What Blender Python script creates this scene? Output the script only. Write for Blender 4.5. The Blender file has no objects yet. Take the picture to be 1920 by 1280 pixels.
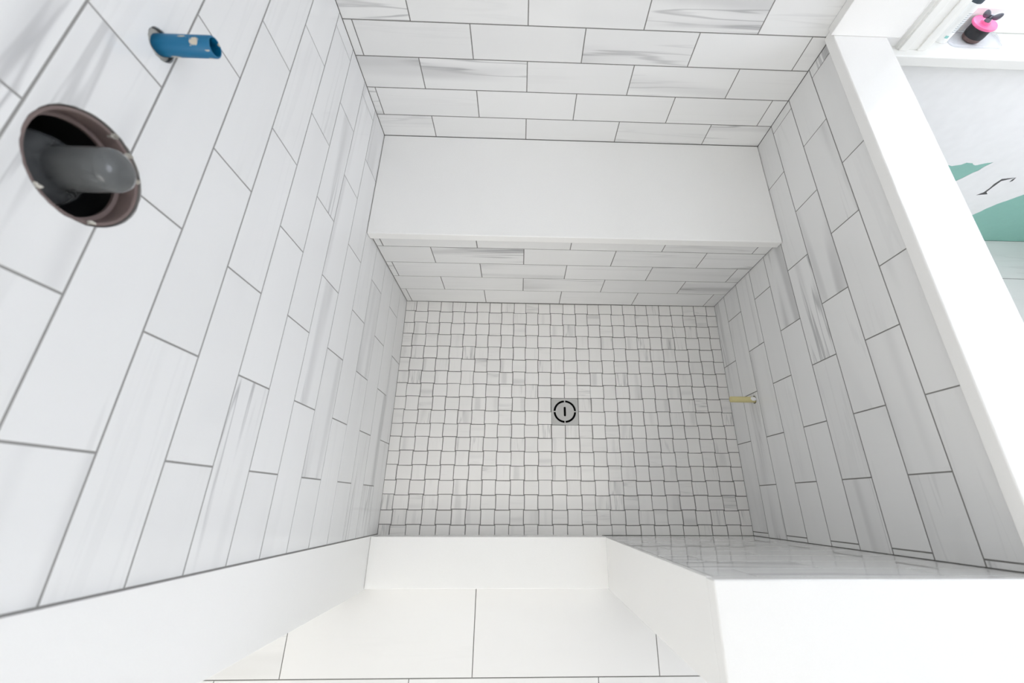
import bpy, bmesh, math, random
from mathutils import Matrix, Vector
random.seed(7)
S = 0.0254 * 1.02                       # working unit (about one inch) in metres
RX0, RX1, RY0 = -46.0, 118.0, -64.0   # outer bathroom walls
scn = bpy.context.scene
C = scn.collection

# ------------------------------------------------------------------ camera
cam_d = bpy.data.cameras.new('camera')
cam_d.sensor_width = 36.0
cam_d.lens = 766.98 / 1920 * 36.0
cam_d.shift_x = (960 - 999.46) / 1920
cam_d.clip_start = 0.02
cam_d.dof.use_dof = True
cam_d.dof.focus_distance = 1.45
cam_d.dof.aperture_fstop = 3.6
cam = bpy.data.objects.new('camera', cam_d)
C.objects.link(cam)
_r = [math.radians(a) for a in (21.577, -1.9128, 0.1859)]
_m = Matrix.Rotation(_r[2], 4, 'Z') @ Matrix.Rotation(_r[1], 4, 'Y') @ Matrix.Rotation(_r[0], 4, 'X')
cam.matrix_world = Matrix.Translation(Vector((18.362, 3.075, 59.988)) * S) @ _m
scn.camera = cam

# ------------------------------------------------------------------ daylight and exposure
world = bpy.data.worlds.new('sky')
scn.world = world
world.use_nodes = True
bg = world.node_tree.nodes['Background']
bg.inputs['Color'].default_value = (0.97, 0.96, 1.0, 1)
bg.inputs['Strength'].default_value = 1.3

def daylight(name, loc, rot, sx, sz, watts, col):
    """sky light through the real window, or fill through an added one: a lamp the size of the opening, just outside the glass"""
    l = bpy.data.lights.new(name, 'AREA')
    l.shape = 'RECTANGLE'; l.size = sx * S; l.size_y = sz * S
    l.energy = watts; l.color = col
    o = bpy.data.objects.new(name, l); C.objects.link(o)
    o.location = Vector(loc) * S; o.rotation_euler = rot
    return o
daylight('window_daylight', (72.6, 54.0, 56.0), (math.radians(-90), 0, 0), 26, 50, 11, (0.80, 0.91, 1.0))
daylight('added_rear_fill_light', (8, RY0 - 4, 60.0), (math.radians(90), 0, 0), 62, 54, 26.5, (1.0, 0.945, 0.875))  # warm fill from behind the camera, through an added window
daylight('added_side_fill_light', (RX1 + 4, 16, 66.0), (0, math.radians(90), 0), 50, 54, 38, (0.85, 0.87, 1.0))  # added fill from the right; its window is unseen and invented

scn.view_settings.view_transform = 'Standard'
scn.view_settings.look = 'None'
scn.view_settings.gamma = 1.0
scn.view_settings.use_curve_mapping = False
scn.view_settings.exposure = -0.05
scn.cycles.max_bounces = 13
scn.cycles.diffuse_bounces = 11
scn.cycles.glossy_bounces = 4
scn.cycles.transparent_max_bounces = 12
scn.cycles.use_adaptive_sampling = True
scn.cycles.adaptive_threshold = 0.07
scn.cycles.adaptive_min_samples = 10
scn.cycles.caustics_reflective = False
scn.cycles.caustics_refractive = False

# ------------------------------------------------------------------ materials
def mat(name):
    m = bpy.data.materials.new(name); m.use_nodes = True
    return m, m.node_tree, m.node_tree.nodes['Principled BSDF']
def plain(name, col, rough=0.5, metal=0.0, spec=0.5, bump=0.0, bscale=200):
    m, t, b = mat(name)
    b.inputs['Base Color'].default_value = (*col, 1)
    b.inputs['Roughness'].default_value = rough
    b.inputs['Metallic'].default_value = metal
    b.inputs['Specular IOR Level'].default_value = spec
    tc = t.nodes.new('ShaderNodeTexCoord')
    n = t.nodes.new('ShaderNodeTexNoise'); n.inputs['Scale'].default_value = bscale; n.inputs['Detail'].default_value = 1
    t.links.new(tc.outputs['Object'], n.inputs['Vector'])
    mx = t.nodes.new('ShaderNodeMix'); mx.data_type = 'RGBA'
    mx.inputs[6].default_value = (*[c * 0.96 for c in col], 1); mx.inputs[7].default_value = (*[min(1, c * 1.03) for c in col], 1)
    t.links.new(n.outputs['Fac'], mx.inputs[0]); t.links.new(mx.outputs[2], b.inputs['Base Color'])
    if bump:
        bp = t.nodes.new('ShaderNodeBump'); bp.inputs['Strength'].default_value = bump; bp.inputs['Distance'].default_value = 0.001
        t.links.new(n.outputs['Fac'], bp.inputs['Height']); t.links.new(bp.outputs['Normal'], b.inputs['Normal'])
    return m

def marble(name, sc_long, sc_across, strength, rough, base, vein, turn=False, offs=True):
    """white dolomite: grey streaks that run along the piece, each piece different"""
    m, t, b = mat(name); N = t.nodes.new; L = t.links.new
    tc = N('ShaderNodeTexCoord'); oi = N('ShaderNodeObjectInfo'); at = N('ShaderNodeAttribute'); at.attribute_name = 'piece_random'
    add = N('ShaderNodeMath'); add.operation = 'ADD'; L(oi.outputs['Random'], add.inputs[0]); L(at.outputs['Fac'], add.inputs[1])
    def mth(op, a, bb, clamp=False):
        x = N('ShaderNodeMath'); x.operation = op; x.use_clamp = clamp
        for i, v in enumerate((a, bb)):
            if v is None: continue
            if isinstance(v, (int, float)): x.inputs[i].default_value = v
            else: L(v, x.inputs[i])
        return x.outputs[0]
    R = add.outputs[0]
    cmb = N('ShaderNodeCombineXYZ')
    L(mth('MULTIPLY', R, 37.0), cmb.inputs[0]); L(mth('MULTIPLY', R, 91.0), cmb.inputs[1]); L(mth('MULTIPLY', R, 53.0), cmb.inputs[2])
    r2 = mth('FRACT', mth('MULTIPLY', R, 17.37), None)
    src = tc.outputs['Object']
    if turn:                                        # small pieces: streaks one way or the other
        rot = N('ShaderNodeVectorRotate'); rot.rotation_type = 'Z_AXIS'
        ang = mth('MULTIPLY', mth('GREATER_THAN', mth('FRACT', mth('MULTIPLY', R, 5.71), None), 0.5), 1.5708)
        L(ang, rot.inputs['Angle']); L(src, rot.inputs['Vector']); src = rot.outputs[0]
    def noise(sx, sy, detail, dist, plus):
        mp = N('ShaderNodeVectorMath'); mp.operation = 'MULTIPLY'; mp.inputs[1].default_value = (sx, sy, 1)
        L(src, mp.inputs[0])
        ad = N('ShaderNodeVectorMath'); ad.operation = 'ADD'; L(mp.outputs[0], ad.inputs[0]); L(cmb.outputs[0], ad.inputs[1])
        ad2 = N('ShaderNodeVectorMath'); ad2.operation = 'ADD'; ad2.inputs[1].default_value = (plus, plus * 2, 0); L(ad.outputs[0], ad2.inputs[0])
        n = N('ShaderNodeTexNoise'); n.inputs['Scale'].default_value = 1; n.inputs['Detail'].default_value = detail
        n.inputs['Roughness'].default_value = 0.55; n.inputs['Distortion'].default_value = dist
        L(ad2.outputs[0], n.inputs['Vector']); return n.outputs['Fac']
    def ramp(fac, p0, p1, v0=0, v1=1):
        r = N('ShaderNodeMapRange'); r.clamp = True; r.interpolation_type = 'SMOOTHSTEP'
        r.inputs['From Min'].default_value = p0; r.inputs['From Max'].default_value = p1
        r.inputs['To Min'].default_value = v0; r.inputs['To Max'].default_value = v1
        L(fac, r.inputs['Value']); return r.outputs[0]
    n1 = noise(sc_long, sc_across, 2.5, 0.18, 0)
    line = ramp(mth('ABSOLUTE', mth('SUBTRACT', n1, 0.5), None), 0.0, 0.045, 1, 0)
    soft = ramp(noise(sc_long * 0.8, sc_across * 0.55, 1, 0.15, 11), 0.52, 0.74)
    mask = ramp(noise(sc_long * 0.9, sc_across * 0.35, 0, 0.0, 23), 0.5, 0.68)
    amt = ramp(r2, 0.35, 1.0, 0.08, 1.0)
    v = mth('ADD', mth('MULTIPLY', mth('MULTIPLY', line, mask), 0.75), mth('MULTIPLY', soft, 0.5))
    v = mth('MULTIPLY', mth('MULTIPLY', v, amt), strength, True)
    mx = N('ShaderNodeMix'); mx.data_type = 'RGBA'; L(v, mx.inputs[0])
    tint = N('ShaderNodeMix'); tint.data_type = 'RGBA'
    tint.inputs[6].default_value = (*[c * 0.955 for c in base], 1); tint.inputs[7].default_value = (*base, 1)
    L(mth('FRACT', mth('MULTIPLY', R, 7.13), None), tint.inputs[0])
    L(tint.outputs[2], mx.inputs[6]); mx.inputs[7].default_value = (*vein, 1)
    L(mx.outputs[2], b.inputs['Base Color'])
    b.inputs['Roughness'].default_value = rough
    b.inputs['Specular IOR Level'].default_value = 0.5
    return m

M_TILE = marble('polished_marble_tile', 1.5, 30, 0.85, 0.03, (0.755, 0.755, 0.75), (0.28, 0.28, 0.29))
M_MOS = marble('marble_mosaic', 4, 55, 0.62, 0.28, (0.79, 0.775, 0.755), (0.32, 0.32, 0.32), turn=True)
M_BIG = marble('marble_floor_tile', 1.8, 22, 0.45, 0.22, (0.80, 0.795, 0.785), (0.42, 0.42, 0.41))
M_GROUT = plain('grey_grout', (0.21, 0.205, 0.195), 0.9, bscale=600)
M_GROUT_L = plain('light_grey_grout', (0.27, 0.265, 0.255), 0.9, bscale=600)
M_QUARTZ = plain('white_quartz', (0.815, 0.81, 0.797), 0.09, bscale=900)
M_PAINT = plain('white_paint', (0.88, 0.88, 0.87), 0.55, bscale=3)
M_TRIM = plain('cream_trim_paint', (0.80, 0.80, 0.775), 0.35, bscale=5)
M_SKIM = plain('joint_compound', (0.86, 0.86, 0.86), 0.8, bscale=30)
M_GREEN = plain('green_drywall', (0.27, 0.52, 0.45), 0.85, bscale=40)
M_STEEL = plain('brushed_steel', (0.50, 0.49, 0.47), 0.38, metal=0.85, bscale=300)
M_DARK = plain('dark_void', (0.012, 0.012, 0.012), 0.9)
M_COLLAR = plain('brown_collar_plastic', (0.17, 0.125, 0.115), 0.5)
M_YEL = plain('yellow_cream_pipe', (0.62, 0.55, 0.27), 0.4)
M_MORTAR = plain('thinset_mortar', (0.50, 0.48, 0.43), 0.95, bump=0.8, bscale=150)
M_BLACKR = plain('black_rubber', (0.018, 0.018, 0.022), 0.6)
M_MAUVE = plain('brown_rubber_foot', (0.14, 0.09, 0.085), 0.6)
M_PINK = plain('pink_plastic', (0.78, 0.13, 0.32), 0.4)
M_ZINC = plain('zinc_metal', (0.16, 0.17, 0.20), 0.4, metal=0.6)
M_TUBE = plain('white_plastic_tube', (0.85, 0.86, 0.86), 0.35)
M_INK = plain('dark_slate_ink', (0.05, 0.07, 0.09), 0.5)
M_INKG = plain('pale_grey_ink', (0.45, 0.50, 0.52), 0.5)
M_TEAL = plain('teal_ink', (0.25, 0.55, 0.52), 0.5)
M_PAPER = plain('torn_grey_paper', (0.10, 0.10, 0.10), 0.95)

def glassy(name, col, alpha, rough=0.05):
    m, t, b = mat(name)
    t.nodes.remove(b); out = t.nodes['Material Output']; N = t.nodes.new; L = t.links.new
    tr = N('ShaderNodeBsdfTransparent'); tr.inputs[0].default_value = (*col, 1)
    gl = N('ShaderNodeBsdfGlossy'); gl.inputs['Roughness'].default_value = rough
    fr = N('ShaderNodeFresnel'); fr.inputs[0].default_value = 1.45
    ge = N('ShaderNodeNewGeometry'); iv = N('ShaderNodeMath'); iv.operation = 'SUBTRACT'; iv.inputs[0].default_value = 1; L(ge.outputs['Backfacing'], iv.inputs[1])
    ml = N('ShaderNodeMath'); ml.operation = 'MULTIPLY'; L(fr.outputs[0], ml.inputs[0]); L(iv.outputs[0], ml.inputs[1])
    mx = N('ShaderNodeMixShader'); L(ml.outputs[0], mx.inputs[0]); L(tr.outputs[0], mx.inputs[1]); L(gl.outputs[0], mx.inputs[2])
    if alpha > 0:
        df = N('ShaderNodeBsdfDiffuse'); df.inputs[0].default_value = (*col, 1)
        m2 = N('ShaderNodeMixShader'); m2.inputs[0].default_value = 1 - alpha
        L(df.outputs[0], m2.inputs[1]); L(tr.outputs[0], m2.inputs[2]); L(m2.outputs[0], mx.inputs[1])
    L(mx.outputs[0], out.inputs['Surface'])
    return m
M_GLASS = glassy('window_glass', (0.97, 0.98, 0.98), 0)
M_GUARD = glassy('smoky_clear_plastic', (0.25, 0.26, 0.265), 0.4, 0.1)
M_CLEAR = glassy('clear_plastic', (0.955, 0.96, 0.975), 0.25, 0.1)

def blue_pipe_mat():
    m, t, b = mat('blue_pipe'); N = t.nodes.new; L = t.links.new
    tc = N('ShaderNodeTexCoord'); n = N('ShaderNodeTexNoise'); n.inputs['Scale'].default_value = 75; n.inputs['Detail'].default_value = 2
    n.inputs['Distortion'].default_value = 0.4
    mp = N('ShaderNodeVectorMath'); mp.operation = 'MULTIPLY'; mp.inputs[1].default_value = (0.6, 1, 1)
    L(tc.outputs['Object'], mp.inputs[0]); L(mp.outputs[0], n.inputs['Vector'])
    r = N('ShaderNodeMapRange'); r.inputs['From Min'].default_value = 0.60; r.inputs['From Max'].default_value = 0.63; L(n.outputs['Fac'], r.inputs['Value'])
    mx = N('ShaderNodeMix'); mx.data_type = 'RGBA'; mx.inputs[6].default_value = (0.0, 0.125, 0.26, 1); mx.inputs[7].default_value = (0.52, 0.47, 0.38, 1)
    L(r.outputs[0], mx.inputs[0]); L(mx.outputs[2], b.inputs['Base Color'])
    b.inputs['Roughness'].default_value = 0.42
    return m
M_BLUE = blue_pipe_mat()

# ------------------------------------------------------------------ builders
def link(o, parent=None):
    C.objects.link(o)
    if parent is not None: o.parent = parent
    return o
def mesh_obj(name, bm, m, parent=None, smooth=False):
    me = bpy.data.meshes.new(name); bm.to_mesh(me); bm.free()
    for mm in (m if isinstance(m, (list, tuple)) else [m]): me.materials.append(mm)
    if smooth:
        for p in me.polygons: p.use_smooth = True
    return link(bpy.data.objects.new(name, me), parent)
def tag(o, label, cat, group=None, kind=None):
    o['label'] = label; o['category'] = cat
    if group: o['group'] = group
    if kind: o['kind'] = kind
    return o
def empty(name, loc):
    e = bpy.data.objects.new(name, None); e.empty_display_size = 0.05
    e.location = Vector(loc) * S
    return link(e)
def put(o, parent):
    """parent an object built in world coordinates to an Empty"""
    o.parent = parent
    o.matrix_parent_inverse = Matrix.Translation(parent.location).inverted()
    return o
def bm_box(bm, a, b):
    a, b = Vector(a) * S, Vector(b) * S
    r = bmesh.ops.create_cube(bm, size=1)
    bmesh.ops.scale(bm, vec=b - a, verts=r['verts']); bmesh.ops.translate(bm, vec=(a + b) / 2, verts=r['verts'])
    return r['verts']
def boxes(name, lst, m, parent=None, bevel=0.0, segs=2):
    bm = bmesh.new()
    for a, b in lst: bm_box(bm, a, b)
    if bevel:
        bmesh.ops.bevel(bm, geom=bm.edges[:], offset=bevel * S, segments=segs, affect='EDGES', profile=0.5)
    return mesh_obj(name, bm, m, parent)
def lathe(name, prof, m, parent=None, axis='Z', loc=(0, 0, 0), n=40, smooth=True, closed=False):
    """prof: (radius, height) pairs; axis Z, X or -X"""
    bm = bmesh.new(); rings = []
    for r, h in prof:
        if r < 1e-6: rings.append([bm.verts.new((0, 0, h * S))])
        else: rings.append([bm.verts.new((r * S * math.cos(2 * math.pi * i / n), r * S * math.sin(2 * math.pi * i / n), h * S)) for i in range(n)])
    prs = list(zip(rings, rings[1:])) + ([(rings[-1], rings[0])] if closed else [])
    for A, B in prs:
        for i in range(n):
            j = (i + 1) % n
            if len(A) == 1 and len(B) == 1: continue
            if len(A) == 1: bm.faces.new((A[0], B[i], B[j]))
            elif len(B) == 1: bm.faces.new((A[i], A[j], B[0]))
            else: bm.faces.new((A[i], A[j], B[j], B[i]))
    bmesh.ops.recalc_face_normals(bm, faces=bm.faces[:])
    M = {'Z': Matrix.Identity(4), 'X': Matrix.Rotation(math.pi / 2, 4, 'Y'), '-X': Matrix.Rotation(-math.pi / 2, 4, 'Y')}[axis]
    bmesh.ops.transform(bm, matrix=Matrix.Translation(Vector(loc) * S) @ M, verts=bm.verts[:])
    o = mesh_obj(name, bm, m, parent, False)
    if smooth:
        for p in o.data.polygons: p.use_smooth = True
        o.data.set_sharp_from_angle(angle=math.radians(40))
    return o
def cut(o, cutter_bm_fn):
    """apply a boolean difference without operators"""
    bm = cutter_bm_fn(); me = bpy.data.meshes.new('cutter'); bm.to_mesh(me); bm.free()
    c = bpy.data.objects.new('cutter', me); C.objects.link(c)
    md = o.modifiers.new('cut', 'BOOLEAN'); md.operation = 'DIFFERENCE'; md.object = c; md.solver = 'EXACT'
    bpy.context.view_layer.update()
    dg = bpy.context.evaluated_depsgraph_get()
    nm = bpy.data.meshes.new_from_object(o.evaluated_get(dg), depsgraph=dg)
    o.modifiers.clear(); o.data = nm
    C.objects.unlink(c); bpy.data.objects.remove(c); bpy.data.meshes.remove(me)
def cyl_x(loc, r, x0, x1, n=48, rag=0.0):
    def f():
        bm = bmesh.new(); a = []; b = []
        rnd = random.Random(3)
        for i in range(n):
            q = 2 * math.pi * i / n; rr = r * (1 + rag * (rnd.random() - .5))
            y, z = loc[1] + rr * math.cos(q), loc[2] + rr * math.sin(q)
            a.append(bm.verts.new(Vector((x0, y, z)) * S)); b.append(bm.verts.new(Vector((x1, y, z)) * S))
        bm.faces.new(a); bm.faces.new(b[::-1])
        for i in range(n):
            j = (i + 1) % n; bm.faces.new((a[i], b[i], b[j], a[j]))
        bmesh.ops.recalc_face_normals(bm, faces=bm.faces[:])
        return bm
    return f

# --- a tile: local X along its length, Y across, Z out of the surface; top face at Z = 0
_cache = {}
def tile_mesh(w, h, th, m, bev=0.014):
    key = (round(w, 2), round(h, 2), th, m.name)
    if key in _cache: return _cache[key]
    w, h = key[0], key[1]
    vs, fs = [], []
    def ring(i, z): 
        k = len(vs)
        for sx, sy in ((-1, -1), (1, -1), (1, 1), (-1, 1)): vs.append((sx * (w / 2 - i) * S, sy * (h / 2 - i) * S, z * S))
        return list(range(k, k + 4))
    a, b, c = ring(0, -th), ring(0, -bev), ring(bev, 0)
    fs.append(a[::-1]); fs.append(c)
    for A, B in ((a, b), (b, c)):
        for i in range(4): fs.append((A[i], A[(i + 1) % 4], B[(i + 1) % 4], B[i]))
    me = bpy.data.meshes.new('tile'); me.from_pydata(vs, [], fs); me.materials.append(m); me.update()
    _cache[key] = me
    return me
FRAMES = {'+x': ((0, 1, 0), (0, 0, 1), (1, 0, 0)), '-x': ((0, -1, 0), (0, 0, 1), (-1, 0, 0)),
          '-y': ((1, 0, 0), (0, 0, 1), (0, -1, 0)), '+y': ((-1, 0, 0), (0, 0, 1), (0, 1, 0)),
          '+z': ((1, 0, 0), (0, 1, 0), (0, 0, 1))}
def frame(f, loc):
    X, Y, Z = (Vector(v) for v in FRAMES[f])
    M = Matrix((X, Y, Z)).transposed().to_4x4()
    return Matrix.Translation(Vector(loc) * S) @ M
def add_tile(parent, f, plane, u0, u1, v0, v1, m=None, th=0.3, gap=0.11, name='tile', slack=0.006):
    m = m or M_TILE
    w, h = u1 - u0 - gap, v1 - v0 - gap
    if w < 0.12 or h < 0.12: return None
    me = tile_mesh(w, h, th, m)
    uc, vc = (u0 + u1) / 2, (v0 + v1) / 2
    d = plane + (random.random() - .5) * slack
    loc = {'x': (d, uc, vc), 'y': (uc, d, vc), 'z': (uc, vc, d)}[f[1]]
    o = bpy.data.objects.new(name, me); C.objects.link(o)
    M = frame(f, loc)
    if parent.type == 'EMPTY': M = Matrix.Translation(parent.location).inverted() @ M
    o.parent = parent; o.matrix_local = M
    return o
def lay(parent, f, plane, zl, joints, u0, u1, slack=.006):
    """courses between the lines zl; joints(k) gives the upright joints of course k"""
    out = []
    for k in range(len(zl) - 1):
        js = [u0] + [j for j in joints(k) if u0 + .2 < j < u1 - .2] + [u1]
        for a, b in zip(js, js[1:]):
            o = add_tile(parent, f, plane, a, b, zl[k], zl[k + 1], slack=slack)
            if o: out.append((o, a, b, zl[k], zl[k + 1]))
    return out
def extend(lines, pitch, top):
    lines = list(lines)
    while lines[-1] + pitch < top - .3: lines.append(lines[-1] + pitch)
    return lines + [top]
def seq(first, step, n): return [first + step * i for i in range(-1, n)]

W, D, DB, HB, YF, TOP = 50.0, 48.06, 33.16, 19.28, -0.88, 94.0
PLANE_BACK = 48.0                        # drywall face beside the shower
CAPT, CAPB = 34.0, 32.95

# ------------------------------------------------------------------ the tiled walls
wl = boxes('wall_left', [((-5.5, -6.55, -1), (-0.03, 52, TOP))], M_GROUT_L)
tag(wl, 'tall tiled shower wall on the left with valve opening and blue pipe', 'wall', kind='structure')
zl = [0.25, 4.33, 8.10, 11.83, 15.54, 19.26, 22.95, 26.6, 30.18, 33.74, 37.33, 41.04, 44.80, 48.68]
zl = extend(zl, 3.72, TOP)
lj = lambda k: seq(5.06, 11.72, 5) if k % 2 else seq(10.8, 11.8, 5)
left_tiles = lay(wl, '+x', 0.0, zl, lj, -0.72, D)

wb = boxes('wall_back', [((-0.04, D + .03, -1), (50.5, 52, TOP))], M_GROUT)
tag(wb, 'tiled back wall of the shower above the white bench', 'wall', kind='structure')
zb = extend([HB + 0.0, 22.39, 25.98, 29.59, 33.18, 36.82], 3.66, TOP)
bj = lambda k: seq(0.92, 11.8, 6) if k % 2 else seq(6.78, 11.83, 6)
lay(wb, '-y', D, zb, bj, 0.0, W)

wr = boxes('wall_right', [((W + .03, YF, -1), (54.6, D, CAPB))], M_GROUT)
tag(wr, 'low tiled pony wall on the right under the white cap', 'wall', kind='structure')
zr = [0.15, 4.0, 7.78, 11.46, 15.11, 18.80, 22.40, 26.07, 29.75, CAPB - .02]
rj = lambda k: seq(5.34, 11.78, 5) if k % 2 else [-0.36, 11.08, 22.71, 34.62, 46.75]
right_tiles = lay(wr, '-x', W, zr, rj, YF, D)

wf = boxes('wall_front', [((29.85, -6.2, -1), (54.6, YF - .014, CAPB))], M_GROUT)
tag(wf, 'short tiled half wall at the shower entry, seen from above', 'wall', kind='structure')
fj = lambda k: [32.45, 44.2] if k % 2 == 0 else [38.7]
lay(wf, '+y', YF, zr, fj, 29.85, W, slack=.002)

# ------------------------------------------------------------------ the mosaic shower floor, falling to the drain
def fz(x, y):
    dy = y - 15.7
    return .042 * max(0.0, math.hypot((x - 25) * .5, dy if dy > 0 else dy * .2) - 2.2)
bm = bmesh.new(); gx = [i * W / 80 for i in range(81)]; gy = [YF + (DB + .3 - YF) * i / 60 for i in range(61)]
gv = [[bm.verts.new(Vector((x, y, fz(x, y) - .035)) * S) for y in gy] for x in gx]
for i in range(80):
    for j in range(60): bm.faces.new((gv[i][j], gv[i + 1][j], gv[i + 1][j + 1], gv[i][j + 1]))
bot = bmesh.ops.extrude_face_region(bm, geom=bm.faces[:])
for v in [g for g in bot['geom'] if isinstance(g, bmesh.types.BMVert)]: v.co.z = -1.6 * S
bmesh.ops.recalc_face_normals(bm, faces=bm.faces[:])
sf = mesh_obj('shower_floor', bm, M_GROUT)
tag(sf, 'mosaic shower floor of small marble squares around the drain', 'shower floor', kind='structure')
cx = [0.0] + [1.58 + 1.95 * i for i in range(11)] + [23.03, 25.04, 27.05] + [27.05 + 1.945 * i for i in range(1, 12)] + [W]
ry = [YF, .40, 2.26, 4.14, 6.05, 8.0, 9.92, 11.87, 13.76, 15.74, 17.73, 19.70, 21.66, 23.65, 25.62, 27.6, 29.52, 31.45, DB]
cells = []
for i in range(len(cx) - 1):
    for j in range(len(ry) - 1):
        if 23 < cx[i] + .5 < 27 and 13.7 < ry[j] + .3 < 17.6: continue
        d = 0.055 if (i + j) % 2 else -0.055
        rj_ = lambda: (random.random() - .5) * .03
        a = cx[i] - (d if i > 0 else 0); b = cx[i + 1] + (d if i < len(cx) - 2 else 0)
        c = ry[j] + (d if j > 0 else 0); e = ry[j + 1] - (d if j < len(ry) - 2 else 0)
        near_drain = 22 < cx[i] < 27.5 and 11.8 < ry[j] < 18
        if near_drain: a, b, c, e = cx[i], cx[i + 1], ry[j], ry[j + 1]
        cells.append((a + rj_(), b + rj_(), c + rj_(), e + rj_()))
camp = Vector((18.36, 3.08, 60))
cells.sort(key=lambda q: (Vector(((q[0] + q[1]) / 2, (q[2] + q[3]) / 2, 0)) - camp).length / math.sqrt(max(.1, (q[1] - q[0]) * (q[3] - q[2]))))
rest = []
def slope_frame(x, y):
    e = .3; n = Vector((-(fz(x + e, y) - fz(x - e, y)) / (2 * e), -(fz(x, y + e) - fz(x, y - e)) / (2 * e), 1)).normalized()
    X = Vector((1, 0, 0)) - n * n.x; X.normalize(); Y = n.cross(X)
    M = Matrix((X, Y, n)).transposed().to_4x4()
    tw = Matrix.Rotation(math.radians((random.random() - .5) * 1.2), 4, 'Z')
    return Matrix.Translation(Vector((x, y, fz(x, y) + (random.random() - .5) * .012)) * S) @ M @ tw
G = 0.10
for n, (a, b, c, e) in enumerate(cells):
    w, h = round(b - a - G, 2), round(e - c - G, 2)
    me = tile_mesh(w, h, 0.25, M_MOS, 0.02)
    M = slope_frame((a + b) / 2, (c + e) / 2)
    if n < 300:
        o = bpy.data.objects.new('tile', me); C.objects.link(o); o.parent = sf; o.matrix_local = M
    else: rest.append((me, M))
vs, fs, rn = [], [], []
for me, M in rest:
    k = len(vs); vs += [tuple(M @ v.co) for v in me.vertices]
    fs += [tuple(k + i for i in p.vertices) for p in me.polygons]; rn += [random.random()] * len(me.vertices)
me = bpy.data.meshes.new('mosaic_tiles'); me.from_pydata(vs, [], fs); me.materials.append(M_MOS)
at = me.attributes.new('piece_random', 'FLOAT', 'POINT'); at.data.foreach_set('value', rn)
o = link(bpy.data.objects.new('mosaic_tiles', me), sf); o['kind'] = 'stuff'

# ------------------------------------------------------------------ the bathroom around the shower
fl = boxes('floor', [((RX0, RY0, -2), (RX1, -6.2, -.045)), ((54.6, -6.2, -2), (RX1, 52, -.045))], M_GROUT)
tag(fl, 'bathroom floor of large pale marble tiles outside the shower', 'floor', kind='structure')
TW, TH = 22.5, 11.25
for r in range(-5, 7):
    y0 = -16.2 + TH * (r - 0); y1 = y0 + TH
    if y1 < RY0 or y0 > PLANE_BACK: continue
    off = [13.18, 5.76, 20.6][(r + 30) % 3] if r >= 0 else [13.18, 20.6, 5.76][(r + 30) % 3]
    k0 = math.floor((RX0 - off) / TW)
    for k in range(k0, 9):
        x0, x1 = max(RX0, off + k * TW), min(RX1, off + (k + 1) * TW)
        a, b = max(y0, RY0), min(y1, PLANE_BACK)
        if x1 - x0 < .5 or b - a < .5: continue
        spans = [(x0, x1, a, b)]
        if b > -6.0:                     # keep clear of the shower enclosure
            spans = []
            if a < -6.0: spans.append((x0, min(x1, 55.1), a, -6.0)) if x0 < 55.1 else None
            if x1 > 55.1: spans.append((max(x0, 55.1), x1, a, b))
        for q in spans:
            if q[1] - q[0] > .5 and q[3] - q[2] > .5: add_tile(fl, '+z', 0.0, *q, m=M_BIG, gap=0.11, th=0.35)

wx0, wx1, wz0, wz1 = 60.6, 84.5, 31.5, 80.0
ww = boxes('wall_back_right', [((50.5, PLANE_BACK + .05, -1), (wx0, 52, TOP)), ((wx1, PLANE_BACK + .05, -1), (RX1, 52, TOP)),
                         ((wx0, PLANE_BACK + .05, -1), (wx1, 52, wz0)), ((wx0, PLANE_BACK + .05, wz1), (wx1, 52, TOP))], M_GREEN)
tag(ww, 'green drywall with white joint compound below the window', 'wall', kind='structure')
def skim(name, pts, m, y0, y1, parent):
    bm = bmesh.new()
    a = [bm.verts.new(Vector((x, y0, z)) * S) for x, z in pts]; b = [bm.verts.new(Vector((x, y1, z)) * S) for x, z in pts]
    bm.faces.new(a); bm.faces.new(b[::-1])
    for i in range(len(pts)):
        j = (i + 1) % len(pts); bm.faces.new((a[i], b[i], b[j], a[j]))
    bmesh.ops.recalc_face_normals(bm, faces=bm.faces[:])
    bmesh.ops.triangulate(bm, faces=[f for f in bm.faces if len(f.verts) > 4])
    return mesh_obj(name, bm, m, parent)
def ragged(pts, amp, n=5, seed=1):
    r = random.Random(seed); out = []
    for (x0, z0), (x1, z1) in zip(pts, pts[1:]):
        for i in range(n):
            t = i / n; out.append((x0 + (x1 - x0) * t + (r.random() - .5) * amp, z0 + (z1 - z0) * t + (r.random() - .5) * amp))
    return out + [pts[-1]]
ys, ye = PLANE_BACK, PLANE_BACK + .06
def far(pts): return [(18.36 + (x - 18.36) * 1.0181, max(.05, 60 + (z - 60) * 1.0181)) for x, z in pts]
# skim coat: everything left and above, with a bare green gap at 74..82 and bare board right of the seam
skim('joint_compound', far([(50.6, 18.4), (50.6, 32.0), (97.0, 32.0), (96.0, 24.5), (95.6, 18.0)] + ragged([(95.4, 13.2), (94.8, 12.5), (93.8, 11.3), (92.8, 9.9), (92.1, 8.0), (90.0, 3.0), (89.0, 0.05)], .12, 3)
     + [(84.6, 0.05), (84.0, 6.0)] + ragged([(80.0, 12.0), (81.9, 15.2), (82.85, 17.0), (83.4, 18.6)], .25, 4, 2) + ragged([(83.0, 18.4), (81.6, 17.95), (80.4, 18.4), (78.3, 17.8), (74, 18.2)], .3, 4, 5)), M_SKIM, ys, ye, ww)
skim('joint_compound', [(50.6, wz0), (50.6, TOP), (wx0, TOP), (wx0, wz0)], M_SKIM, ys, ye, ww)
skim('joint_compound', [(wx1, wz0), (wx1, TOP), (RX1, TOP), (RX1, wz0)], M_SKIM, ys, ye, ww)
skim('joint_compound', [(wx0, wz1), (wx0, TOP), (wx1, TOP), (wx1, wz1)], M_SKIM, ys, ye, ww)
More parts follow.
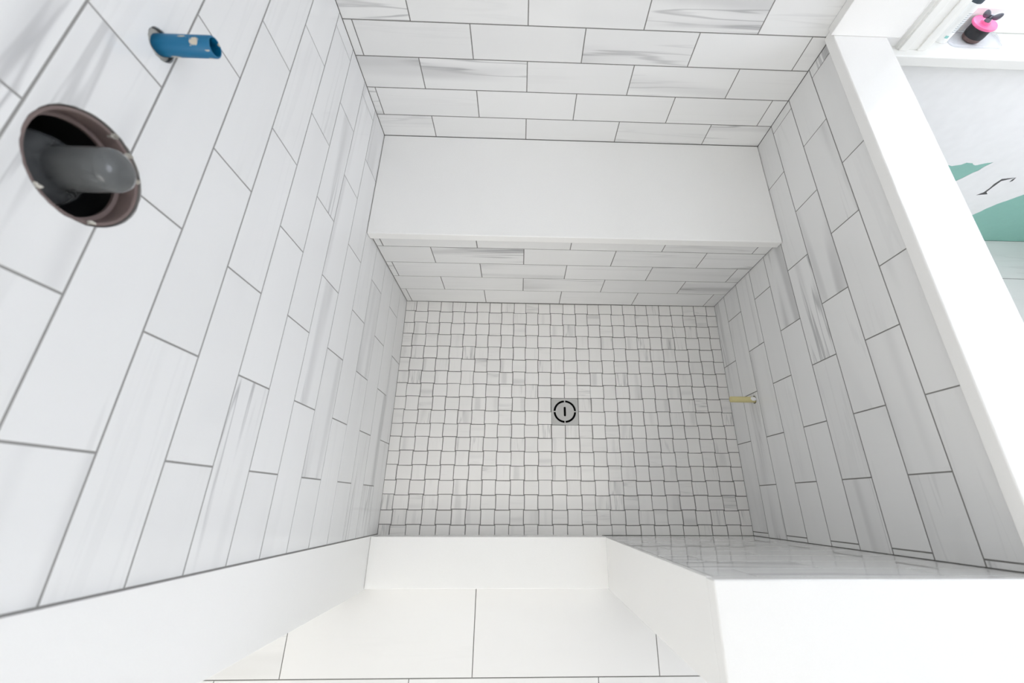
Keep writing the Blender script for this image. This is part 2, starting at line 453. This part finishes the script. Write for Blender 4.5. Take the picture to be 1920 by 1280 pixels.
# the torn paper slit in the board
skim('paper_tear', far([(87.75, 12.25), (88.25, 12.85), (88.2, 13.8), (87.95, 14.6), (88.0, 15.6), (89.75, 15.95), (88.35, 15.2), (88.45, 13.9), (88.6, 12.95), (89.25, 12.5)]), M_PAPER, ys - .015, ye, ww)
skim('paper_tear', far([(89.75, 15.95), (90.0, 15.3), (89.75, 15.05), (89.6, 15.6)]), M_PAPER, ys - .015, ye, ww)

for nm, a, b, lab in (('wall_outer_left', (RX0 - 3, RY0, -1), (RX0, -6.2, TOP), 'white painted bathroom wall far to the left, outside the frame'),
                      ('wall_entry', (RX0, -6.55, -1), (-5.5, -3.0, TOP), 'white painted wall beside the left of the shower entry'),
                      ('ceiling', (RX0 - 3, RY0 - 3, TOP), (RX1 + 3, 52, TOP + 3), 'plain white bathroom ceiling above the shower')):
    tag(boxes(nm, [(a, b)], M_PAINT), lab, nm.split('_')[0], kind='structure')

tag(boxes('wall_behind', [((RX0 - 3, RY0 - 3, -1), (-23, RY0, TOP)), ((39, RY0 - 3, -1), (RX1 + 3, RY0, TOP)), ((-23, RY0 - 3, -1), (39, RY0, 34)), ((-23, RY0 - 3, 86), (39, RY0, TOP))], M_PAINT),
    'white painted bathroom wall behind the camera', 'wall', kind='structure')
w3 = empty('added_rear_window', (8, RY0 - 1.5, 34)); tag(w3, 'wide white window added for fill light in the bathroom wall behind the camera', 'window', kind='structure')  # invented window, put in to let fill light reach the shower
put(boxes('sash', [((-23, RY0 - 2, 34), (-21, RY0 - .8, 86)), ((37, RY0 - 2, 34), (39, RY0 - .8, 86)), ((-21, RY0 - 2, 34), (37, RY0 - .8, 36)), ((-21, RY0 - 2, 84), (37, RY0 - .8, 86)), ((7, RY0 - 2, 36), (9, RY0 - .8, 84))], M_TRIM), w3)
for x0, x1 in ((-21, 7), (9, 37)): put(boxes('pane', [((x0, RY0 - 1.4, 36), (x1, RY0 - 1.3, 84))], M_GLASS), w3)
v0, v1, q0, q1 = -10, 42, 42, 90
tag(boxes('wall_outer_right', [((RX1, RY0, -1), (RX1 + 3, v0, TOP)), ((RX1, v1, -1), (RX1 + 3, 52, TOP)), ((RX1, v0, -1), (RX1 + 3, v1, q0)), ((RX1, v0, q1), (RX1 + 3, v1, TOP))], M_PAINT),
    'white painted bathroom wall far to the right, outside the frame', 'wall', kind='structure')
w2 = empty('added_side_window', (RX1 + 1.5, 16, q0)); tag(w2, 'white window added for fill light in the far right bathroom wall, outside the frame', 'window', kind='structure')  # added unseen window; brightens the left wall and cap tops
put(boxes('sash', [((RX1 + .8, v0, q0), (RX1 + 2, v0 + 2, q1)), ((RX1 + .8, v1 - 2, q0), (RX1 + 2, v1, q1)), ((RX1 + .8, v0 + 2, q0), (RX1 + 2, v1 - 2, q0 + 2)), ((RX1 + .8, v0 + 2, q1 - 2), (RX1 + 2, v1 - 2, q1)), ((RX1 + .8, 15, q0 + 2), (RX1 + 2, 17, q1 - 2))], M_TRIM), w2)
for y0, y1 in ((v0 + 2, 15), (17, v1 - 2)): put(boxes('pane', [((RX1 + 1.3, y0, q0 + 2), (RX1 + 1.4, y1, q1 - 2))], M_GLASS), w2)

# ------------------------------------------------------------------ window beside the shower
win = empty('window_1', (72.6, 50, 32.6)); tag(win, 'white framed divided window with deep sill and painted casing', 'window', kind='structure')
def wpart(name, lst, m, bev=0.0): return put(boxes(name, lst, m, None, bev), win)
wpart('window_stool', [((56.35, 46.55, 31.5), (88.0, 50.9, 32.6))], M_TRIM, .12)
wpart('casing', [((57.3, 47.55, 32.6), (60.5, PLANE_BACK + .06, 84.0)), ((57.5, 47.3, 32.6), (58.4, 47.6, 84)), ((59.5, 47.4, 32.6), (60.2, 47.6, 84))], M_TRIM, .05)
wpart('casing', [((84.4, 47.4, 32.6), (88.0, PLANE_BACK + .06, 84.0))], M_TRIM, .05)
wpart('casing', [((57.3, 47.3, 80.0), (88.0, PLANE_BACK + .06, 84.0))], M_TRIM, .05)
wpart('jamb_lining', [((60.5, 47.9, 32.6), (61.0, 52, 80))], M_TRIM)
wpart('jamb_lining', [((84.2, 47.9, 32.6), (84.55, 52, 80))], M_TRIM)
wpart('jamb_lining', [((61.0, 47.9, 79.7), (84.2, 52, 80))], M_TRIM)
wpart('sill', [((61.0, 50.9, 31.3), (84.2, 53.0, 32.4))], M_TRIM)
for nm, z0, z1, y0 in (('lower_sash', 32.6, 57.5, 50.9), ('upper_sash', 56.0, 79.7, 52.1)):
    sa = wpart(nm, [((61.0, y0, z0), (62.7, y0 + 1.2, z1)), ((82.5, y0, z0), (84.2, y0 + 1.2, z1)), ((62.7, y0, z0), (82.5, y0 + 1.2, z0 + 2.3)), ((62.7, y0, z1 - 1.5), (82.5, y0 + 1.2, z1))], M_TRIM, .06)
    mid = (z0 + 2.3 + z1 - 1.5) / 2
    for x in (69.2, 76.0): put_ = wpart('muntin', [((x - .35, y0 + .2, z0 + 2.3), (x + .35, y0 + 1.0, z1 - 1.5))], M_TRIM)
    wpart('muntin', [((62.7, y0 + .25, mid - .35), (82.5, y0 + .95, mid + .35))], M_TRIM)
    for x0, x1 in ((62.7, 68.85), (69.55, 75.65), (76.35, 82.5)):
        for a, b in ((z0 + 2.3, mid - .35), (mid + .35, z1 - 1.5)):
            wpart('pane', [((x0, y0 + .55, a), (x1, y0 + .63, b))], M_GLASS)

# ------------------------------------------------------------------ bench, curb and quartz pieces
be = empty('shower_bench', (25, 40, 0)); tag(be, 'built-in shower bench with white quartz seat and tiled front', 'bench')
put(boxes('base', [((0.02, DB + .03, -1), (W - .02, D, 18.15))], M_GROUT), be)
put(boxes('seat', [((0.03, 32.6, 18.15), (W - .06, D - .02, HB))], M_QUARTZ, None, .09, 3), be)
zf = [0.78, 4.85, 8.59, 12.23, 15.87, 18.13]
lay(be, '-y', DB, zf, lambda k: seq(6.75, 11.83, 6) if k % 2 else seq(0.87, 11.8, 6), 0.05, W - .05)

tag(boxes('shower_curb', [((0.2, -6.45, -.9), (29.45, -0.80, 3.5))], M_QUARTZ, None, .07, 3), 'low white quartz curb across the shower entry', 'curb')
tag(boxes('jamb_panel', [((-0.04, -6.6, -.04), (0.18, -0.76, TOP - .02))], M_QUARTZ, None, .04), 'white quartz jamb strip running up the left wall from the curb', 'jamb')
tag(boxes('end_panel', [((29.42, -6.55, .02), (29.84, YF - .0, CAPB - .01))], M_QUARTZ, None, .04), 'white quartz panel facing the end of the half wall', 'panel')
tag(boxes('wall_cap', [((29.40, -6.6, CAPB), (49.38, YF, CAPT))], M_QUARTZ, None, .10, 3), 'white quartz cap on top of the half wall at the entry', 'wall cap')
tag(boxes('wall_cap', [((49.40, -6.6, CAPB), (55.0, D - .02, CAPT))], M_QUARTZ, None, .10, 3), 'long white quartz cap on the right pony wall reflecting the window', 'wall cap')
tag(boxes('corner_panel', [((49.1, 47.0, CAPT + .01), (56.3, D - .02, TOP - .02))], M_QUARTZ, None, .06), 'upright white quartz panel between the back tiles and window casing', 'panel')

# ------------------------------------------------------------------ drain
DX, DY = 25.04, 15.745
dr = empty('floor_drain', (DX, DY, 0)); tag(dr, 'square steel drain with a round slotted grate in the mosaic floor', 'drain')
def flat(name, outer, inner, z0, z1, m, parent):
    """a plate with an optional hole, both loops with the same number of points"""
    bm = bmesh.new(); n = len(outer)
    P = lambda q, z: bm.verts.new(Vector((DX + q[0], DY + q[1], z)) * S)
    ot, ob = [P(q, z1) for q in outer], [P(q, z0) for q in outer]
    it, ib = [P(q, z1) for q in inner], [P(q, z0) for q in inner]
    for i in range(n):
        j = (i + 1) % n
        bm.faces.new((ot[i], ot[j], it[j], it[i])); bm.faces.new((ob[i], ib[i], ib[j], ob[j]))
        bm.faces.new((ot[i], ob[i], ob[j], ot[j])); bm.faces.new((it[i], it[j], ib[j], ib[i]))
    bmesh.ops.recalc_face_normals(bm, faces=bm.faces[:])
    return put(mesh_obj(name, bm, m), parent)
NP = 96
ang = [2 * math.pi * (i + .5) / NP for i in range(NP)]
def sq(a, h):
    c, s = math.cos(a), math.sin(a); k = h / max(abs(c), abs(s)); return (c * k, s * k)
def stad(a, hw, hl):
    c, s = math.cos(a), math.sin(a)
    # ray from the centre to a stadium outline, long axis along y
    if abs(c) > 1e-6:
        t = hw / abs(c)
        if abs(t * s) <= hl - hw: return (t * c, t * s)
    cy = (hl - hw) * (1 if s > 0 else -1)
    bq = s * cy; t = bq + math.sqrt(max(0, bq * bq - cy * cy + hw * hw)); return (t * c, t * s)
flat('frame', [sq(a, 1.96) for a in ang], [(1.67 * math.cos(a), 1.67 * math.sin(a)) for a in ang], -.14, .0, M_STEEL, dr)
gr = flat('grate', [(1.37 * math.cos(a), 1.37 * math.sin(a)) for a in ang], [stad(a, .16, .72) for a in ang], -.14, .0, M_STEEL, dr)
for dx, dy in ((0, 1), (0, -1), (1, 0), (-1, 0)):
    c_, e_ = (DX + dx * 1.525, DY + dy * 1.525), (.08 + .145 * abs(dx), .08 + .145 * abs(dy))
    put(boxes('bridge', [((c_[0] - e_[0], c_[1] - e_[1], -.14), (c_[0] + e_[0], c_[1] + e_[1], -.002))], M_STEEL), dr)
put(lathe('drain_body', [(1.95, -.15), (1.95, -1.5), (0, -1.5)], M_DARK, None, 'Z', (DX, DY, 0)), dr)
def drain_cut():
    b_ = bmesh.new(); bm_box(b_, (DX - 1.99, DY - 1.99, -1.55), (DX + 1.99, DY + 1.99, .5)); return b_
cut(sf, drain_cut)

# ------------------------------------------------------------------ valve opening and stub pipes
VY, VZ, VR = 16.15, 45.97, 2.40
PY, PZ = 24.72, 45.52
HY, HZ = PY - .20, PZ + .14            # the hole is drilled a little off the pipe
QY, QZ = 16.2, 6.72
bpy.context.view_layer.update()
for o, a, b, c, d in left_tiles:
    for (y, z, r, rag) in ((VY, VZ, VR, .02), (HY, HZ, .76, .05)):
        if a < y + r and b > y - r and c < z + r and d > z - r: cut(o, cyl_x((0, y, z), r, -1, 1, 72, rag))
cut(wl, cyl_x((0, VY, VZ), 2.38, -4.6, 1))
cut(wl, cyl_x((0, HY, HZ), .72, -3.0, 1))
for o, a, b, c, d in right_tiles:
    if a < QY + .55 and b > QY - .55 and c < QZ + .55 and d > QZ - .55: cut(o, cyl_x((0, QY, QZ), .53, W - 1, W + 1, 32))
cut(wr, cyl_x((0, QY, QZ), .5, W - 1, W + 3.0, 32))

va = empty('shower_valve', (0, VY, VZ)); tag(va, 'roughed-in shower valve under smoky plastic guard in round wall opening', 'shower valve')
put(lathe('rough_box', [(2.30, -.85), (2.30, -4.3), (0, -4.3)], M_DARK, None, 'X', (0, VY, VZ)), va)
put(lathe('collar', [(2.33, -.10), (2.20, -.10), (2.16, -.16), (2.16, -.85), (2.33, -.85)], M_COLLAR, None, 'X', (0, VY, VZ), 64, closed=True), va)
put(lathe('inner_ring', [(2.16, -.80), (1.98, -.82), (1.98, -.95), (2.16, -.95)], M_COLLAR, None, 'X', (0, VY, VZ), 64, closed=True), va)
GV = (0, VY - .12, VZ + .08)
put(lathe('guard', [(1.62, -3.4), (1.60, -2.2), (1.52, -1.75), (1.35, -1.35), (1.12, -1.08), (.96, -.92), (.92, -.75), (.90, 1.1), (.84, 1.3), (.60, 1.5), (.3, 1.58), (0, 1.6)], M_GUARD, None, 'X', GV, 48), va)
put(lathe('stem', [(.34, -4.2), (.34, -.3), (.30, -.2), (.30, .7), (.22, .78), (0, .8)], M_ZINC, None, 'X', GV, 24), va)
put(lathe('valve_body', [(1.15, -4.2), (1.15, -2.2), (.7, -2.0), (.7, -1.3), (0, -1.3)], M_INK, None, 'X', GV, 32), va)
for sy in (-1, 1): put(lathe('screw', [(.22, -3.6), (.22, -2.3), (.12, -2.2), (0, -2.2)], M_STEEL, None, 'X', (0, VY + sy * 1.1, VZ + sy * 1.55), 16), va)
for k, (aa, ln) in enumerate(((-.15, .3), (-.55, .4), (2.6, .1), (-1.05, .3), (3.6, .1))):
    y, z = VY + 2.25 * math.cos(aa), VZ + 2.25 * math.sin(aa)
    bm = bmesh.new(); bmesh.ops.create_icosphere(bm, subdivisions=2, radius=.14 * S)
    rr = random.Random(k)
    for v in bm.verts: v.co *= 1 + (rr.random() - .5) * .7
    bmesh.ops.scale(bm, vec=(1.6 + ln, .7, 1.1), verts=bm.verts)
    bmesh.ops.translate(bm, vec=Vector((-.18, y, z)) * S, verts=bm.verts)
    put(mesh_obj('mortar_chip', bm, M_MORTAR), va)

def stub(name, label, y, z, x_in, x_out, r, m, wall, parts):
    e = empty(name, (x_in, y, z)); tag(e, label, 'pipe')
    d = 1 if x_out > x_in else -1; L_ = abs(x_out - x_in)
    ax = 'X' if d > 0 else '-X'
    put(lathe('tube', [(r, 0), (r, L_ - .05), (r - .04, L_), (r - wall, L_), (r - wall, 0)], m, None, ax, (x_in, y, z), 40, closed=True), e)
    for pn, prof, pm, n in parts: put(lathe(pn, prof, pm, None, ax, (x_in, y, z), n), e)
    return e
bp = stub('stub_pipe', 'blue plastic stub pipe with mortar smears poking from left wall', PY, PZ, -1.6, 2.5, .5, M_BLUE, .09,
          [('end_plug', [(.42, 1.9), (.42, 2.0), (0, 2.0)], M_BLUE, 32)])
put(lathe('mortar_ring', [(.30, -.30), (.70, -.22), (.70, -.7), (.30, -.7)], M_MORTAR, None, 'X', (0, HY, HZ), 32, closed=True), bp)
yp = stub('stub_pipe', 'short pale yellow stub pipe low on the right wall', QY, QZ, W + 1.8, 46.75, .40, M_YEL, .08,
          [('end_plug', [(.33, 4.9), (.33, 5.0), (0, 5.0)], M_YEL, 32)])
bm = bmesh.new(); bmesh.ops.create_icosphere(bm, subdivisions=3, radius=.3 * S)
rr = random.Random(5)
for v in bm.verts: v.co *= 1 + (rr.random() - .5) * .25
bmesh.ops.scale(bm, vec=(1.5, .9, .55), verts=bm.verts); bmesh.ops.translate(bm, vec=Vector((49.75, QY + .02, QZ + .34)) * S, verts=bm.verts)
put(mesh_obj('caulk_blob', bm, M_SKIM, None, True), yp)

# ------------------------------------------------------------------ things on the window sill
SZ = 32.6
def rrect(x0, x1, y0, y1, r, n=8):
    out = []
    for cx_, cy_, a0 in ((x1 - r, y0 + r, -90), (x1 - r, y1 - r, 0), (x0 + r, y1 - r, 90), (x0 + r, y0 + r, 180)):
        for i in range(n + 1):
            a = math.radians(a0 + 90 * i / n); out.append((cx_ + r * math.cos(a), cy_ + r * math.sin(a)))
    return out
def prism(name, pts, z0, z1, m, hole=None):
    bm = bmesh.new(); n = len(pts)
    a = [bm.verts.new(Vector((x, y, z0)) * S) for x, y in pts]; b = [bm.verts.new(Vector((x, y, z1)) * S) for x, y in pts]
    if hole:
        c = [bm.verts.new(Vector((x, y, z0)) * S) for x, y in hole]; d = [bm.verts.new(Vector((x, y, z1)) * S) for x, y in hole]
        for i in range(n):
            j = (i + 1) % n
            bm.faces.new((a[i], a[j], c[j], c[i])); bm.faces.new((b[i], b[j], d[j], d[i])); bm.faces.new((c[i], c[j], d[j], d[i])); bm.faces.new((a[i], a[j], b[j], b[i]))
    else:
        bm.faces.new(a); bm.faces.new(b)
        for i in range(n):
            j = (i + 1) % n; bm.faces.new((a[i], a[j], b[j], b[i]))
    bmesh.ops.recalc_face_normals(bm, faces=bm.faces[:])
    return mesh_obj(name, bm, m)
tr = empty('plastic_tray', (66, 49.5, SZ)); tag(tr, 'flat clear plastic tray with rounded corners on the window sill', 'tray')
put(prism('tray_base', rrect(63.42, 69.3, 48.2, 50.75, .7), SZ + .005, SZ + .06, M_CLEAR), tr)
put(prism('rim', rrect(63.42, 69.3, 48.2, 50.75, .7), SZ + .06, SZ + .22, M_CLEAR, rrect(63.52, 69.2, 48.3, 50.65, .62)), tr)
PX, PYY, PB = 66.0, 49.55, SZ + .065
pg = empty('test_plug', (PX, PYY, PB)); tag(pg, 'black and pink rubber test plug with wing nut on the window sill', 'plug')
def pl(name, prof, m, n=40): return put(lathe(name, prof, m, None, 'Z', (PX, PYY, PB), n), pg)
pl('foot', [(0, 0), (.78, 0), (.92, .12), (.95, .42), (0, .42)], M_MAUVE)
pl('rubber_ring', [(0, .42), (.97, .42), (1.0, .55), (1.0, 1.25), (.97, 1.36), (0, 1.36)], M_BLACKR)
pl('flange', [(0, 1.36), (1.0, 1.36), (1.2, 1.42), (1.25, 1.52), (1.2, 1.64), (1.0, 1.66), (.85, 1.58), (.5, 1.6), (.42, 1.78), (0, 1.78)], M_PINK)
pl('bolt', [(0, 1.7), (.13, 1.7), (.13, 2.3), (.1, 2.35), (0, 2.35)], M_ZINC, 16)
wn = pl('wing_nut', [(0, 1.78), (.3, 1.78), (.24, 2.08), (.14, 2.08)], M_ZINC, 24)
for s in (-1, 1):
    bm = bmesh.new(); bmesh.ops.create_uvsphere(bm, u_segments=20, v_segments=12, radius=1)
    for v in bm.verts:
        v.co.x *= .42 * (1 + .25 * v.co.z); v.co.y *= .10; v.co.z *= .30
    bmesh.ops.transform(bm, matrix=Matrix.Rotation(math.radians(-38 * s), 4, 'Y'), verts=bm.verts)
    bmesh.ops.translate(bm, vec=(s * .52, 0, 2.28), verts=bm.verts)
    bmesh.ops.transform(bm, matrix=Matrix.Rotation(math.radians(-22), 4, 'Z'), verts=bm.verts)
    bmesh.ops.scale(bm, vec=(S, S, S), verts=bm.verts)
    bmesh.ops.translate(bm, vec=Vector((PX, PYY, PB)) * S, verts=bm.verts)
    put(mesh_obj('wing', bm, M_ZINC, None, True), pg)
TX, TY = 62.7, 49.3
tb = empty('caulk_tube', (TX, TY, SZ)); tag(tb, 'white caulk tube with printed bars standing in the window corner', 'tube')
def tp(name, prof, m, n=36): return put(lathe(name, prof, m, None, 'Z', (TX, TY, SZ), n), tb)
tp('barrel', [(0, .005), (.60, .005), (.64, .08), (.64, 8.2), (.5, 8.5), (0, 8.5)], M_TUBE)
tp('nozzle', [(.24, 8.5), (.2, 9.0), (.08, 11.0), (0, 11.0)], M_TUBE)
tp('dark_band', [(.643, 3.75), (.648, 3.76), (.648, 4.6), (.643, 4.61)], M_INK)
def arc_patch(name, z0, z1, a0, a1, m):
    bm = bmesh.new(); n = 8; A = []; B = []
    for i in range(n + 1):
        a = math.radians(a0 + (a1 - a0) * i / n); x, y = TX + .65 * math.cos(a), TY + .65 * math.sin(a)
        A.append(bm.verts.new(Vector((x, y, SZ + z0)) * S)); B.append(bm.verts.new(Vector((x, y, SZ + z1)) * S))
    for i in range(n): bm.faces.new((A[i], A[i + 1], B[i + 1], B[i]))
    return put(mesh_obj(name, bm, m), tb)
for k in range(11): arc_patch('printed_bar', 1.15 + k * .17, 1.15 + k * .17 + .07, -100, -55 + 12 * (k % 3), M_INKG)
arc_patch('printed_square', .55, .8, -120, -90, M_TEAL)
